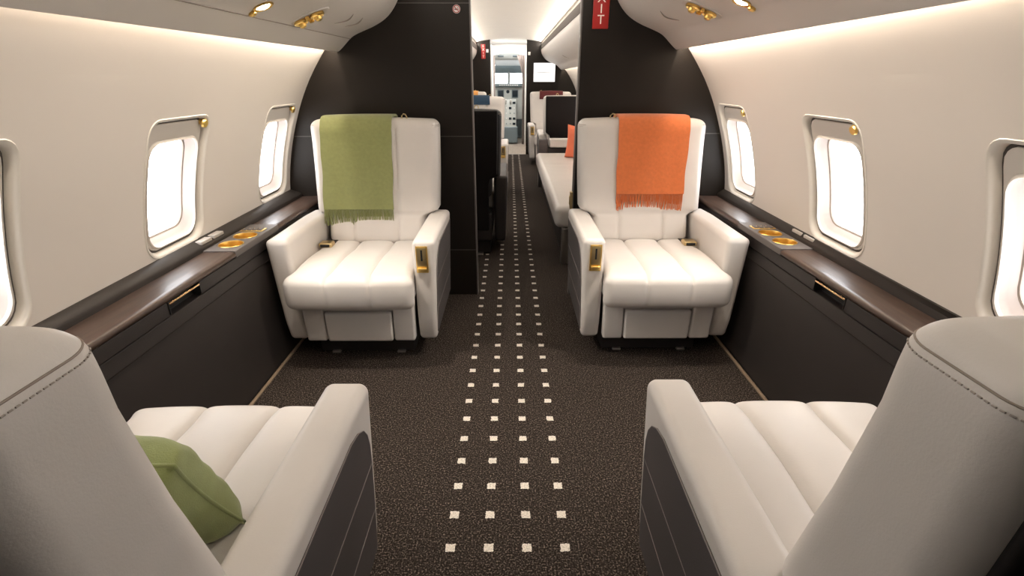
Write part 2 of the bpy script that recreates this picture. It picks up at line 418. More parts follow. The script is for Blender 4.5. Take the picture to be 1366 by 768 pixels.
# ------------------------------------------------------------------ side consoles
def rect_hole(mb, x0, x1, y0, y1, cx, cy, r, z, th, m=0):
    N = 32; outer = []; inner = []
    for k in range(N):
        t = 4*k/N; side = int(t); q = (t-side)*2-1
        ox_, oy_ = [(x1, (y0+y1)/2+q*(y1-y0)/2), ((x0+x1)/2-q*(x1-x0)/2, y1), (x0, (y0+y1)/2-q*(y1-y0)/2), ((x0+x1)/2+q*(x1-x0)/2, y0)][side]
        outer.append((ox_, oy_)); a = math.atan2(oy_-cy, ox_-cx); inner.append((cx+r*math.cos(a), cy+r*math.sin(a)))
    mb.loft([[(x, y, z-th) for x, y in outer], [(x, y, z) for x, y in outer], [(x, y, z) for x, y in inner], [(x, y, z-th) for x, y in inner]], True, m=m)
def console(s, y0, y1, label, detail=True, hy=None, py=None, cups=None):
    r = empty('side_console', (s*1.065, y0, 0)); tag(r, label, 'cabinet')
    def X(x): return s*(x-1.065+.018)
    def bx(mb, xa, xb, ya, yb, za, zb, rr=.002, **k): mb.rbox(min(X(xa), X(xb)), max(X(xa), X(xb)), ya-y0, yb-y0, za, zb, rr, **k)
    mb = MB()
    if hy:
        bx(mb, 1.065, 1.12, y0, hy[0], .552, .598, .003); bx(mb, 1.065, 1.12, hy[1], y1, .552, .598, .003)
        bx(mb, 1.095, 1.13, hy[0]-.01, hy[1]+.01, .552, .598, .003)
    else: bx(mb, 1.065, 1.12, y0, y1, .552, .598, .003)
    mb.build('fascia', M['dkleather'], r)
    mb = MB(); bx(mb, 1.070, 1.12, y0, y1, 0, .547, .004); mb.build('front_panel', M['dkleather'], r)
    mb = MB(); bx(mb, 1.10, 1.13, y0, y1, 0.01, .60, .001); mb.build('carcass', M['black'], r)
    # wooden top with a rounded nose
    segs = [(y0, py[0]), (py[1], y1)] if py else [(y0, y1)]
    for a, b in segs:
        prof = [(1.19, .622), (1.080, .624), (1.068, .623), (1.061, .618), (1.058, .610), (1.061, .602), (1.068, .599), (1.19, .599)]
        mb = MB(); mb.loft([[(X(x), a-y0, z) for x, z in prof], [(X(x), b-y0, z) for x, z in prof]], True, True, True); mb.build('wooden_top', M['wood'], r, 50)
    # raised ledge by the wall
    mb = MB(); ny = 20; rings = []
    for i in range(ny+1):
        y = y0+(y1-y0)*i/ny; xw = abs(W(s, y, .66)[0])+.003
        rings.append([(X(1.185), y-y0, .60), (X(1.185), y-y0, .634), (X(1.190), y-y0, .642), (s*(xw-1.075), y-y0, .660), (s*(xw-1.065), y-y0, .662), (s*(xw-1.065), y-y0, .60)])
    mb.loft(rings, True, True, True).build('wall_ledge', M['ledge'], r, 40)
    if hy:
        hm = MB(); bx(hm, 1.0945, 1.0955, hy[0], hy[1], .556, .596, .0005); bx(hm, 1.062, 1.094, hy[0], hy[0]+.004, .556, .598, .001); bx(hm, 1.062, 1.094, hy[1]-.004, hy[1], .556, .598, .001)
        hh = hm.build('drawer_pull', M['black'], r)
        hm = MB(); bx(hm, 1.060, 1.066, hy[0]+.004, hy[1]-.004, .588, .595, .002); hm.build('copper_bar', M['copper'], hh)
        # stitched line on the front panel
        mb = MB(); bx(mb, 1.0665, 1.069, y0, y1, .497, .4985, .0005); mb.build('stitch_line', M['bulk'], r)
    if py:
        a, b = py; ym = (a+b)/2
        mb = MB(); w0, w1 = sorted((X(1.060), X(1.185)))
        c1, c2 = cups
        e1 = (c1+c2)/2; lo = c1-.055; hi = c2+.055; cx_ = X(1.120)
        rect_hole(mb, w0, w1, lo-y0, e1-y0, cx_, c1-y0, .046, .627, .012)
        rect_hole(mb, w0, w1, e1-y0, hi-y0, cx_, c2-y0, .046, .627, .012)
        mb.box(w0, w1, a-y0, lo-y0, .610, .627).box(w0, w1, hi-y0, b-y0, .610, .627)
        mb.rbox(min(X(1.058), X(1.066)), max(X(1.058), X(1.066)), a-y0, b-y0, .600, .6268, .003)
        pl = mb.build('control_plate', M['plate'], r, 30)
        for cc in cups:
            mb = MB(); mb.lathe([(.0465, .6272), (.0485, .6285), (.0465, .630), (.044, .6285), (.0425, .620), (.0415, .600), (.036, .596), (.001, .596)], (cx_, cc-y0, 0), 36)
            mb.build('cup_holder', M['gold'], r, 35)
        # gold framed switch block, forward of the cups
        yk = hi+.035
        fm = MB(); x0, x1 = sorted((X(1.078), X(1.178))); fm.rbox(x0, x1, yk-.024-y0, yk+.024-y0, .6265, .630, .001)
        fm_o = fm.build('switch_frame', M['gold'], r)
        for i in range(4):
            q = MB(); xa = x0+.006+i*(x1-x0-.012)/4; q.rbox(xa+.002, xa+(x1-x0-.012)/4-.002, yk-.017-y0, yk+.017-y0, .6285, .6325, .0015); q.build('button', M['plate'], fm_o)
        # two pale covers next to the wall
        for yy_ in (c1-.035, c1+.055):
            q = MB(); xa, xb = sorted((X(1.192), X(1.222))); q.rbox(xa, xb, yy_-.036-y0, yy_+.036-y0, .645, .6585, .003); q.build('socket_cover', M['switch'], r)
    return r
console(-1, YA+.01, D0-.002, 'dark console with walnut top running under the left windows', True, (1.45, 1.625), (1.875, 2.27), (1.965, 2.085))
console(1, YA+.01, D0-.002, 'dark console with walnut top running under the right windows', True, (1.475, 1.65), (1.895, 2.30), (1.99, 2.115))
console(-1, D1+.002, F0-.01, 'dark low console along the left wall beyond the divider')

# ------------------------------------------------------------------ armchairs
def yf(z):   # front face of backrest
    P = [(.40, .42), (.50, .445), (.60, .490), (.80, .546), (.95, .578), (1.08, .59)]
    if z <= P[0][0]: return P[0][1]
    for (a, ya), (b, yb) in zip(P, P[1:]):
        if z <= b: return ya+(yb-ya)*(z-a)/(b-a)
    return P[-1][1]
def yr(z):
    P = [(.40, .655), (.62, .695), (.80, .724), (1.08, .750)]
    if z <= P[0][0]: return P[0][1]
    for (a, ya), (b, yb) in zip(P, P[1:]):
        if z <= b: return ya+(yb-ya)*(z-a)/(b-a)
    return P[-1][1]
def bw(z):   # half width of backrest
    P = [(.40, .250), (.585, .255), (.61, .316), (.75, .322), (1.0, .328), (1.08, .328)]
    if z <= P[0][0]: return P[0][1]
    for (a, ya), (b, yb) in zip(P, P[1:]):
        if z <= b: return ya+(yb-ya)*(z-a)/(b-a)
    return P[-1][1]
def gro(x, x0, w): return math.exp(-abs(x-x0)/w)
BT = 1.064
def back_warp(x, y, z):
    # box: x -.32..+.32, y 0..1*(.15), z .42..BT
    t = y/.15; X = x*bw(z)/.32
    a, b = yf(z), yr(z)
    Y = a+(b-a)*t
    if t < .35:
        u = X/bw(z); f = (1-t/.35)
        g_ = gro(X, -.115, .007)+gro(X, .115, .007) if z > .60 else gro(X, -.115, .007)+gro(X, .115, .007)
        bulge = .016*(1-u*u)*min(1, max(0, (z-.45)/.1))
        fade = min(1, max(0, (BT-.01-z)/.05))
        Y += f*(-bulge*fade + .013*min(1, g_)*fade + .007*math.exp(-((z-.602)/.008)**2))
    # softly crowned top
    if z > 1.0: z -= .008*(X/.32)**2*(z-1.0)/.064
    return (X, Y, z)
def seat_warp(x, y, z):
    # x -.27...27, y -.095...44, z .33...47
    t = (z-.310)/.158; fd = .45+.55*min(1, max(0, (y+.10)/.11))
    g_ = min(1, gro(x, -.088, .016)+gro(x, .088, .016)); g2 = min(1, gro(x, -.088, .005)+gro(x, .088, .005))
    if t > .6:
        z -= (t-.6)/.4*(.015*g_*fd + .007*g2 + .004*(x/.27)**4)
        z += (t-.6)/.4*.012*math.sin(PI*min(1, max(0, (y+.09)/.4)))
    front = max(0, (-.03-y)/.065)
    if front > 0: y += min(1, front)*(.007*g2 + .012*(x/.27)**2)
    if front > 0: y -= min(1, front)*.010*math.sin(PI*min(1, max(0, t))); x *= 1+.075*min(1, front)
    return (x, y, z)
def make_chair(a):
    """a = +1 when the aisle is on the chair's own +x side, faces -y, arm fronts at y = 0"""
    r = empty('armchair')
    H = .370
    MB().rbox(-.32, .32, 0, .15, .44, BT, .043, (64, 3, 46), 5, back_warp).build('backrest', M['leather'], r, 60)
    bk = r.children[0]
    # rear shell set in the back
    def rs(x, y, z): return (x*bw(z)/.32*(1 if z > .6 else 1.0), yr(z)+y, z)
    MB().rbox(-.296, .296, -.010, .012, .20, 1.055, .0105, (6, 1, 22), 3, rs).build('rear_shell', M['shell'], r, 50)
    # top seam with stitches on both sides
    def side_pt(sx, yb, zb, off):
        dy = max(0, .043-yb, yb-.107); dz = max(0, zb-(BT-.043))
        x, y, z = back_warp(sx*(.277+math.sqrt(max(0, .043**2-dy*dy-dz*dz))), yb, zb)
        return (x+sx*off, y, z+off*.4)
    for sx in (-1, 1):
        mb = MB(); mb.tube([side_pt(sx, .006+.138*i/24, 1.036, .0002) for i in range(25)], .0011, 6); mb.build('side_seam', M['seam'], bk, 0)
        mb = MB()
        for i in range(22):
            y = .012+.126*i/22; mb.tube([side_pt(sx, y, 1.027, .0006), side_pt(sx, y+.0034, 1.027, .0006)], .0009, 5)
        mb.build('stitching', M['stitch'], bk, 0)
    # seat cushion
    sc_ = MB().rbox(-.266, .266, -.110, .47, .310, .472, .040, (66, 18, 2), 5, seat_warp).build('seat_cushion', M['leather'], r, 60)
    for x0 in (-.088, .088):
        mb = MB(); mb.tube([(x0*1.075, -.1115+.0085*(x0/.27)**2+abs(z-.393)*.12, z) for z in (.352, .37, .39, .41, .43)], .0011, 5); mb.build('seam', M['seam'], sc_, 0)
    # skirt panels
    def fw(x, y, z): return (x*(1+.10*(z-.11)), y + .25*(.20-z)*.12, z)
    MB().rbox(-.155, .150, -.008, .05, .112, .262, .012, (4, 1, 4), 3, fw).build('footrest_panel', M['leather'], r, 50)
    MB().rbox(-.252, -.160, -.003, .05, .112, .315, .012, (3, 1, 4), 3, fw).build('skirt_panel', M['leather'], r, 50)
    MB().rbox(.155, .252, -.003, .05, .112, .315, .012, (3, 1, 4), 3, fw).build('skirt_panel', M['leather'], r, 50)
    MB().rbox(-.20, .20, .01, .05, .262, .316, .006).build('skirt_rail', M['leather'], r, 50)
    MB().rbox(-.25, .25, .05, .655, .118, .33, .01).build('seat_frame', M['dkleather'], r)
    MB().rbox(-.235, .225, .10, .60, .006, .12, .006).build('base', M['dkleather'], r)
    MB().rbox(-.18, -.14, .085, .64, 0, .012, .003).build('floor_rail', M['steel'], r)
    MB().rbox(.14, .18, .085, .64, 0, .012, .003).build('floor_rail', M['steel'], r)
    # armrests
    for s in (-1, 1):
        def aw(x, y, z, s=s):
            # lean: outer side flares out towards the top, front slopes
            t = (z-.10)/.50
            o = (abs(x)-.265)/.10
            x = s*(abs(x) - .020*(1-t)*o)
            if z > .48: x -= s*.012*(1-o)*0
            y += .022*(1-t)*max(0, 1-y/.2) + max(0, (.2-z)/.1)*.02*max(0, 1-y/.15)
            if y > .45: z -= max(0, z-.50)*(y-.45)*.5
            return (x, y, z)
        mb = MB(); x0, x1 = sorted((s*.2675, s*H))
        mb.rbox(x0, x1, 0, .615, .10, .603, .024, (3, 14, 14), 5, aw); arm = mb.build('armrest', M['leather'], r, 60)
        # dark inset panel on the outer side
        poly = [(.045, .135), (.040, .25), (.040, .40), (.045, .455), (.060, .495), (.085, .525), (.12, .545), (.17, .556), (.58, .548), (.58, .135)]
        def ox(z, off): return s*(H - .020*(1-(z-.10)/.50) + off)
        def f(u, v, t): return (ox(v, t), u + .022*(1-(v-.1)/.5)*max(0, 1-u/.2), v)
        mb = MB(); mb.prism(poly, -.004, .003, f); sp = mb.build('side_panel', M['dkpanel'], arm, 0)
        mb = MB()
        for zz in (.40, .26):
            mb.loft([[f(.043, zz-.001, .004), f(.043, zz+.001, .004), f(.043, zz+.001, .0), f(.043, zz-.001, .0)], [f(.58, zz-.001, .004), f(.58, zz+.001, .004), f(.58, zz+.001, 0), f(.58, zz-.001, 0)]], True, True, True)
        # outline piping
        for A, B in zip(poly, poly[1:]):
            mb.tube([f(A[0], A[1], .0025), f(B[0], B[1], .0025)], .0013, 5)
        mb.build('piping', M['piping'], arm, 0)
    # control latch on the front of the aisle armrest
    xa = a*.310
    MB().rbox(xa-.026, xa+.026, -.003, .02, .456, .578, .002).build('latch_plate', M['gold'], r)
    MB().rbox(xa-.020, xa+.020, -.005, -.002, .486, .571, .001).build('latch_recess', M['brass'], r)
    MB().rbox(xa-.004, xa+.004, -.006, -.004, .512, .562, .001).build('latch_slot', M['black'], r)
    MB().rbox(xa-.020, xa+.020, -.016, -.002, .464, .482, .004).build('latch_handle', M['gold'], r)
    # seat belt buckle at the outboard rear of the cushion
    xb = -a*.225
    mb = MB(); mb.rbox(xb-.035, xb+.030, .315, .375, .468, .492, .008)
    mb.build('buckle', M['brass'], r)
    MB().rbox(xb-.026, xb+.020, .312, .325, .473, .487, .003).build('buckle_slot', M['black'], r)
    mb = MB(); mb.rbox(xb-.03, xb+.025, .37, .46, .466, .474, .003); mb.build('belt', M['dkleather'], r)
    # little hook on top of the backrest
    xh = a*.155
    mb = MB(); mb.tube([(xh-.014, .64, 1.055), (xh-.013, .637, 1.075), (xh-.004, .634, 1.084), (xh+.006, .634, 1.082), (xh+.012, .637, 1.070), (xh+.013, .64, 1.055)], .0035, 8)
    mb.build('hook', M['brass'], r, 60)
    return r
cp1 = make_chair(1); cp2 = make_chair(-1)
used = set()
def place(a, x, y, rz, label, group=None):
    p = cp1 if a > 0 else cp2
    o = p if a not in used else copy_tree(p)
    used.add(a)
    o.location = (x, y, 0); o.rotation_euler = (0, 0, rz)
    tag(o, label, 'armchair', 'cream leather cabin armchairs')
    return o
XLc, XRc = -.697, .690
place(1, XLc, 2.085, 0, 'cream leather armchair facing us with the green throw over its back')
place(-1, XRc, 2.105, 0, 'cream leather armchair facing us with the orange throw over its back')
place(-1, XLc, 1.00, PI, 'foreground left armchair seen from behind, green pillow on its seat')
place(1, XRc, 1.015, PI, 'foreground right armchair seen from behind, nothing on its seat')
armA = place(-1, -.385, 4.30, PI, 'armchair with black back turned to us, just past the left divider')
place(1, -.385, 5.58, 0, 'armchair facing us with navy cloth on its back, left of the aisle')
place(1, -.705, 8.02, 0, 'farthest left armchair with amber cloth, before the front bulkhead')
place(1, .745, 7.30, PI, 'armchair with dark rear shell in pale border, beyond the white divan')
place(-1, .655, 7.98, 0, 'farthest right armchair with burgundy cloth, below the white screen')
# the armchair just past the divider is upholstered in dark leather on its back and arms
for ch in armA.children:
    if ch.name.split('.')[0] in ('backrest', 'armrest'):
        ch.data = ch.data.copy(); ch.data.materials[0] = M['shell'] if ch.name.startswith('backrest') else M['dkleather']

# ------------------------------------------------------------------ throws over the backrests
def draped(name, label, cat, group, x, y, rz, u0, u1, zb, mt, thick=.012, fringe=0, skew=0, rear=.93, seed=1):
    """strip of cloth from the rear of the backrest over its top and down its front"""
    rnd = random.Random(seed)
    path = []   # (y, z)
    z = zb
    while z < 1.015: path.append((yf(z)-.020, z)); z += .012
    path += [(.578, 1.030), (.586, 1.045), (.598, 1.058), (.614, 1.066), (.632, 1.069), (.66, 1.070), (.69, 1.070), (.715, 1.068), (.738, 1.060), (.755, 1.045), (.763, 1.025)]
    z = 1.005
    while z > rear: path.append((yr(z)+.017, z)); z -= .015
    n = 28
    def S(i, j, off):
        y_, z_ = path[i]; a = path[max(i-1, 0)]; b = path[min(i+1, len(path)-1)]
        ty, tz = b[0]-a[0], b[1]-a[1]; L = math.hypot(ty, tz) or 1; ny, nz = -tz/L, ty/L
        t = j/n; hang = max(0, (1.05-z_))/.5 if i < len(path)*.75 else 0
        xx = u0+(u1-u0)*t + skew*hang*(.3+.7*t) + .002*math.sin(z_*31+seed)
        crown = .012*(1-(xx/.32)**2)*0
        w = .0022*math.sin(t*9+seed)*hang + .0016*math.sin(t*23+z_*6)*hang
        # follow crowned top
        dz = -.008*(xx/.32)**2 if z_ > 1.04 else 0
        o = off + w
        return (xx, y_+ny*o*1.0, z_+nz*o+dz)
    mb = MB(); m_ = len(path)
    rings = []
    for i in range(m_):
        ring = [S(i, j, thick) for j in range(n+1)] + [S(i, j, 0) for j in range(n, -1, -1)]
        # rounded selvedge
        rings.append(ring)
    mb.loft(rings, True, True, True)
    o = mb.build(name, mt, None, 60, (x, y, 0), (0, 0, rz)); tag(o, label, cat, group)
    # folded second layer edge
    if fringe:
        mb = MB(); k = 46
        for q in range(k):
            t = (q+.5)/k; xx = u0+(u1-u0)*t + skew*(1.05-zb)/.5*(.3+.7*t)
            for dy in (.003, -.006):
                L = fringe*rnd.uniform(.85, 1.05); ddx = rnd.uniform(-.005, .005); y0_ = yf(zb)-.020-thick*.5+dy
                pts = [(xx, y0_, zb+.004), (xx+ddx*.3, y0_-.002, zb-L*.35), (xx+ddx*.8, y0_-.001, zb-L*.7), (xx+ddx, y0_+.001, zb-L)]
                mb.tube(pts, [.0022, .0026, .0024, .0030], 5)
        mb.build('fringe', mt, o, 60)
    return o
draped('throw_blanket', 'olive green wool throw with fringe draped over the left armchair', 'blanket', None, XLc, 2.085, 0, -.262, .098, .625, M['green'], fringe=.082, skew=-.004, seed=2)
draped('throw_blanket', 'orange wool throw with fringe draped over the right armchair', 'blanket', None, XRc, 2.105, 0, -.132, .232, .695, M['orange'], fringe=.082, skew=-.032, seed=5)
draped('headrest_cloth', 'navy blue cloth over the armchair back left of the aisle', 'cloth', None, -.385, 5.58, 0, -.31, .155, .975, M['blue'], thick=.006, seed=3)
draped('headrest_cloth', 'amber cloth over the farthest left armchair back', 'cloth', None, -.705, 8.02, 0, -.2, .20, .95, M['amber'], thick=.006, seed=4)
draped('headrest_cloth', 'burgundy cloth over the farthest right armchair back', 'cloth', None, .655, 7.98, 0, -.18, .19, .95, M['burgundy'], thick=.006, seed=6)

# ------------------------------------------------------------------ pillows
def pillow(name, label, loc, rot, mt, w=.36, h=.36, t=.11):
    mb = MB(); n = 28
    def S(i, j, sgn):
        u = 2*i/n-1; v = 2*j/n-1
        e = max(0, (1-u**4))*max(0, (1-v**4)); th = t/2*e**.42
        pin = 1-.07*(1-abs(v)**1.5)*0
        cx_ = u*w/2*(1-.08*(1-v*v)*abs(u)**3); cz_ = v*h/2*(1-.08*(1-u*u)*abs(v)**3)
        wr = .004*math.sin(7*u+3*v)*e + .003*math.sin(13*v-5*u)*e
        return (cx_, sgn*(th+.004)+wr, cz_)
    vs = []; fs = []
    for sgn in (-1, 1):
        o = len(vs)
        for i in range(n+1):
            for j in range(n+1): vs.append(S(i, j, sgn))
        for i in range(n):
            for j in range(n):
                a = o+i*(n+1)+j; fs.append((a, a+1, a+n+2, a+n+1))
    o = (n+1)**2
    bd = [i*(n+1) for i in range(n+1)]+[n*(n+1)+j for j in range(1, n+1)]+[i*(n+1)+n for i in range(n-1, -1, -1)]+[j for j in range(n-1, 0, -1)]
    for k in range(len(bd)):
        a = bd[k]; b = bd[(k+1) % len(bd)]; fs.append((a, b, b+o, a+o))
    mb.add(vs, fs); ob = mb.build(name, mt, None, 70, loc, rot)
    pp = MB(); pts = [tuple((Vector(vs[q])+Vector(vs[q+o]))/2) for q in bd]; pp.tube(pts+[pts[0]], .0035, 6, caps=False); pp.build('piping', mt, ob, 60)
    return tag(ob, label, 'pillow')
pillow('pillow', 'green pillow leaning on the foreground left armchair seat', (-.672, .660, .602), (math.radians(26), math.radians(2), math.radians(-3)), M['pillowgreen'], .34, .27, .13)
pillow('pillow', 'coral orange cushion standing on the white divan', (.80, 5.75, .59), (math.radians(8), math.radians(6), math.radians(-20)), M['coral'], .36, .36, .13)

# ------------------------------------------------------------------ divan on the right beyond the divider
dv = empty('divan', (.70, 4.85, 0)); tag(dv, 'long white leather divan along the right side beyond the divider', 'sofa')
def dvw(x, y, z):
    if z > .36:
        g_ = min(1, gro(y, -.47, .01)+gro(y, .47, .01)); z -= .012*g_
    return (x, y, z)
MB().rbox(-.385, .26, -1.42, 1.36, .275, .43, .045, (6, 60, 2), 5, dvw).build('seat_cushion', M['leather'], dv, 60)
def dvb(x, y, z): return (x+(z-.42)*.12, y-0, z)
MB().rbox(.235, .36, -1.42, 1.36, .40, .82, .05, (2, 20, 6), 5, dvb).build('backrest', M['leather'], dv, 60)
MB().rbox(-.31, .36, -1.38, 1.34, .02, .28, .01).build('base', M['dkleather'], dv)
MB().rbox(-.33, -.27, -1.40, -1.34, 0, .27, .01).build('leg', M['steel'], dv)
MB().rbox(-.35, -.24, 1.42, 1.52, .0, .575, .01, (1, 1, 1)).build('end_panel', M['dkpanel'], dv)
MB().rbox(-.22, .36, 1.40, 1.52, .48, .585, .02, (2, 2, 2), 4).build('end_armrest', M['leather'], dv, 60)
MB().rbox(-.25, .36, 1.44, 1.51, .0, .48, .01).build('end_frame', M['dkleather'], dv)

# ------------------------------------------------------------------ overhead vents and reading lamps on the bins
def bin_frame(s, x, y):
    z = binZ(abs(x-CX))+zsh(s, y); sl = (binZ(abs(x-CX)+.02)-binZ(abs(x-CX)-.02))/.04
    return (x, y, z), (0, -math.atan(sl)*s, 0)
def vent(s, x, y, label):
    loc, rot = bin_frame(s, x, y); r = empty('air_vent', loc, rot); tag(r, label, 'air vent')
    MB().lathe([(.0, -.001), (.034, -.001), (.040, -.004), (.044, -.003), (.046, .002)], (0, 0, 0), 32, sx=1.5).build('bezel', M['bin'], r, 40)
    for dx in (-.026, .026):
        mb = MB(); mb.lathe([(.021, 0), (.022, -.006), (.018, -.009), (.015, -.005), (.011, -.007), (.010, -.016), (.006, -.019), (.001, -.019)], (dx, 0, -.002), 20)
        mb.build('nozzle', M['gold'], r, 40)
    MB().lathe([(.008, 0), (.008, -.012), (.001, -.013)], (0, .014, -.002), 12).build('knob', M['gold'], r, 40)
    MB().lathe([(.006, 0), (.006, -.010), (.001, -.011)], (0, -.014, -.002), 12).build('knob', M['gold'], r, 40)
    r.scale = (1.3, 1.3, 1.3)
    return r
def downlight(s, x, y, label, power=3):
    loc, rot = bin_frame(s, x, y); r = empty('reading_lamp', loc, rot); tag(r, label, 'lamp')
    MB().lathe([(.030, .002), (.034, -.003), (.030, -.006), (.024, -.004), (.022, .0)], (0, 0, 0), 28).build('rim', M['gold'], r, 40)
    MB().lathe([(.0225, -.002), (.016, -.006), (.001, -.008)], (0, 0, 0), 24).build('lens', M['lamp'], r, 60)
    MB().lathe([(.012, 0), (.013, -.008), (.008, -.012), (.001, -.012)], (-.042*s*-1, .0, -.001), 16).build('nozzle', M['gold'], r, 40)
    L = bpy.data.lights.new('reading_light', 'SPOT'); L.energy = power; L.color = (1, .90, .78); L.spot_size = math.radians(95); L.spot_blend = .8; L.shadow_soft_size = .03
    lo = bpy.data.objects.new('reading_light', L); C.objects.link(lo); lo.parent = r; lo.location = (0, 0, -.02)
    return r
vent(-1, -.765, 2.16, 'gold twin air vent under the left bin, nearest the divider')
downlight(-1, -.775, 1.80, 'lit gold rimmed reading lamp under the left bin', 44)
vent(1, .715, 2.12, 'gold twin air vent under the right bin')
downlight(1, .745, 1.84, 'lit reading lamp under the right bin at the picture top', 42)
for s in (-1, 1):
    downlight(s, s*.76, .75, 'lit reading lamp under the %s bin above the foreground armchair' % ('left' if s < 0 else 'right'), 4)

# ------------------------------------------------------------------ signs and screen
sg = empty('no_smoking_sign', (-.270, D0-.0015, 1.577)); tag(sg, 'small round no smoking sign on the left divider', 'sign')
mb = MB(); mb.lathe([(.001, 0), (.019, 0), (.020, -.001)], n=32); o = mb.build('disc', M['white'], sg, 30, rot=(PI/2, 0, 0)); o.rotation_euler = (-PI/2, 0, 0)
mb = MB()
pts = [(.0165*math.cos(2*PI*k/28), -.0018, .0165*math.sin(2*PI*k/28)) for k in range(29)]
mb.tube(pts, .0018, 6, caps=False); mb.tube([(-.012, -.0018, .012), (.012, -.0018, -.012)], .0016, 6); mb.build('red_ring', M['red'], sg, 40)
MB().box(-.010, .006, -.002, -.001, -.003, .001).box(.007, .010, -.002, -.001, -.003, .001).box(.006, .008, -.002, -.001, .003, .008).build('cigarette', M['black'], sg, 0)
ex = empty('exit_sign', (.4645, D0-.002, 1.57)); tag(ex, 'red vertical exit sign on the right divider', 'sign')
MB().rbox(-.041, .041, -.008, .002, -.083, .142, .003).build('sign_box', M['red'], ex)
for ch, zz in (('E', .104), ('X', .055), ('I', .006), ('T', -.043)):
    vs, fs = text_mesh(ch, .060); mb = MB(); mb.add([(x, -.009-z, y+zz) for x, y, z in vs], fs); mb.build('letter', M['signtext'], ex, 0)
sr = empty('wall_screen', (.585, F0-.012, 1.35)); tag(sr, 'lit white screen on the front bulkhead', 'screen')
MB().rbox(-.186, .186, -.005, .012, -.152, .152, .004).build('bezel', M['black'], sr)
MB().box(-.180, .180, -.0075, -.005, -.146, .146).build('display', M['screen'], sr, 0)
mb = MB()
for i in range(8):
    mb.box(-.135+i*.022, -.121+i*.022, -.009, -.007, -.012, .006)
mb.prism([(.05, -.01), (.09, .022), (.098, .02), (.065, -.012)], -.009, -.007, lambda u, v, t: (u, t, v)).prism([(.085, -.01), (.115, .022), (.123, .02), (.098, -.012)], -.009, -.007, lambda u, v, t: (u, t, v))
mb.build('logo', M['logo'], sr, 0)
ex = empty('exit_sign', (-.44, F0-.002, 1.67)); tag(ex, 'small far exit sign on the front bulkhead, left of the doorway', 'sign')
MB().rbox(-.035, .035, -.008, .002, -.11, .11, .003).build('sign_box', M['red'], ex)
for ch, zz in (('E', .08), ('X', .027), ('I', -.027), ('T', -.08)):
    vs, fs = text_mesh(ch, .055); mb = MB(); mb.add([(x, -.009-z, y+zz) for x, y, z in vs], fs); mb.build('letter', M['signtext'], ex, 0)
for nm, x, z, lb in (('notice_plate', -.374, 1.68, 'tiny pale notice plate left of the cockpit doorway'), ('notice_plate', .325, 1.64, 'tiny pale notice plate right of the cockpit doorway')):
    p = MB().rbox(-.02, .02, -.004, .001, -.025, .025, .002).build(nm, M['white'], None, loc=(x, F0-.001, z)); tag(p, lb, 'sign')

# ------------------------------------------------------------------ vestibule and cockpit
VX0, VX1 = -.50, .46
mb = MB(); mb.box(VX0-.04, VX0, F1, 12.3, 0, 1.9); struct(mb.build('wall_vestibule_left', M['white'], smooth=0))
mb = MB(); mb.box(VX1, VX1+.04, F1, 12.3, 0, 1.9); struct(mb.build('wall_vestibule_right', M['white'], smooth=0))
mb = MB(); mb.box(VX0, VX1, F1, 12.3, 1.87, 1.9); struct(mb.build('ceiling_vestibule', M['white'], smooth=0))
# doorway surround to the cockpit
dj = struct(empty('door_1', (-.02, 10.5, 0)))
MB().rbox(-.48, -.285, 0, .06, 0, 1.86, .01).build('jamb', M['white'], dj)
MB().rbox(.295, .48, 0, .06, 0, 1.86, .01).build('jamb', M['white'], dj)
mb = MB(); hp = [(-.29, 1.86), (-.29, 1.66)] + [(-.29+.59*i/12, 1.66+.05*math.sin(PI*i/12)) for i in range(1, 12)] + [(.30, 1.66), (.30, 1.86)]
mb.prism(hp, 0, .06, lambda u, v, t: (u, t, v)).build('header', M['white'], dj, 30)
MB().rbox(-.288, -.262, -.02, .05, 0, 1.66, .006).build('dark_edge', M['curtain'], dj)
# open cockpit door leaf folded against the left
o = struct(MB().rbox(-.020, .020, 0, .62, .02, 1.80, .01).build('door_2', M['white'], None, loc=(-.335, 9.6, 0)))
# curtain gathered at the right
cu = MB(); ring = []
for z in [i/20*1.62+.04 for i in range(21)]:
    q = .28+.6*max(0, (z-1.28)/.34)**1.5
    rr = []
    for k in range(25):
        t = k/24; rr.append((.15*q*(t-1)+.05, .02*math.sin(t*26)+0, z))
    ring.append(rr)
cu.loft(ring, False); co = cu.build('curtain', M['curtain'], None, 60, loc=(.235, 10.42, 0)); tag(co, 'grey curtain gathered at the right of the cockpit doorway', 'curtain')
md = co.modifiers.new('thick', 'SOLIDIFY'); md.thickness = .004
# instrument panel
ck = empty('cockpit_console', (-.02, 11.3, 0)); tag(ck, 'cockpit instrument console glimpsed through the far doorway', 'instrument panel')
MB().rbox(-.42, .42, .02, .35, .45, 1.10, .02, (4, 2, 4)).build('panel_body', M['cockpitl'], ck)
MB().rbox(-.44, .44, -.10, .35, 1.10, 1.16, .02, (4, 2, 1), 4).build('glareshield', M['cockpit'], ck)
for i in range(9): MB().rbox(-.20+i*.045, -.17+i*.045, -.106, -.095, 1.12, 1.14, .002).build('glareshield_button', M['white'], ck)
for x in (-.17, .13): 
    MB().rbox(x-.07, x+.07, .002, .022, .88, 1.04, .008).build('display_bezel', M['cockpit'], ck)
    MB().rbox(x-.055, x+.055, -.003, .004, .895, 1.025, .004).build('display', M['display'], ck)
MB().lathe([(.001, 0), (.03, 0), (.035, .012)], n=20).build('standby_gauge', M['display'], ck, loc=(-.02, .008, 1.0), rot=(-PI/2, 0, 0)).rotation_euler = (-PI/2, 0, 0)
pd = MB().rbox(-.17, .15, -.35, .03, .30, .86, .02, (2, 3, 3), 3, lambda x, y, z: (x, y-(.86-z)*.25, z)).build('pedestal', M['cockpitl'], ck, 50)
rnd = random.Random(3)
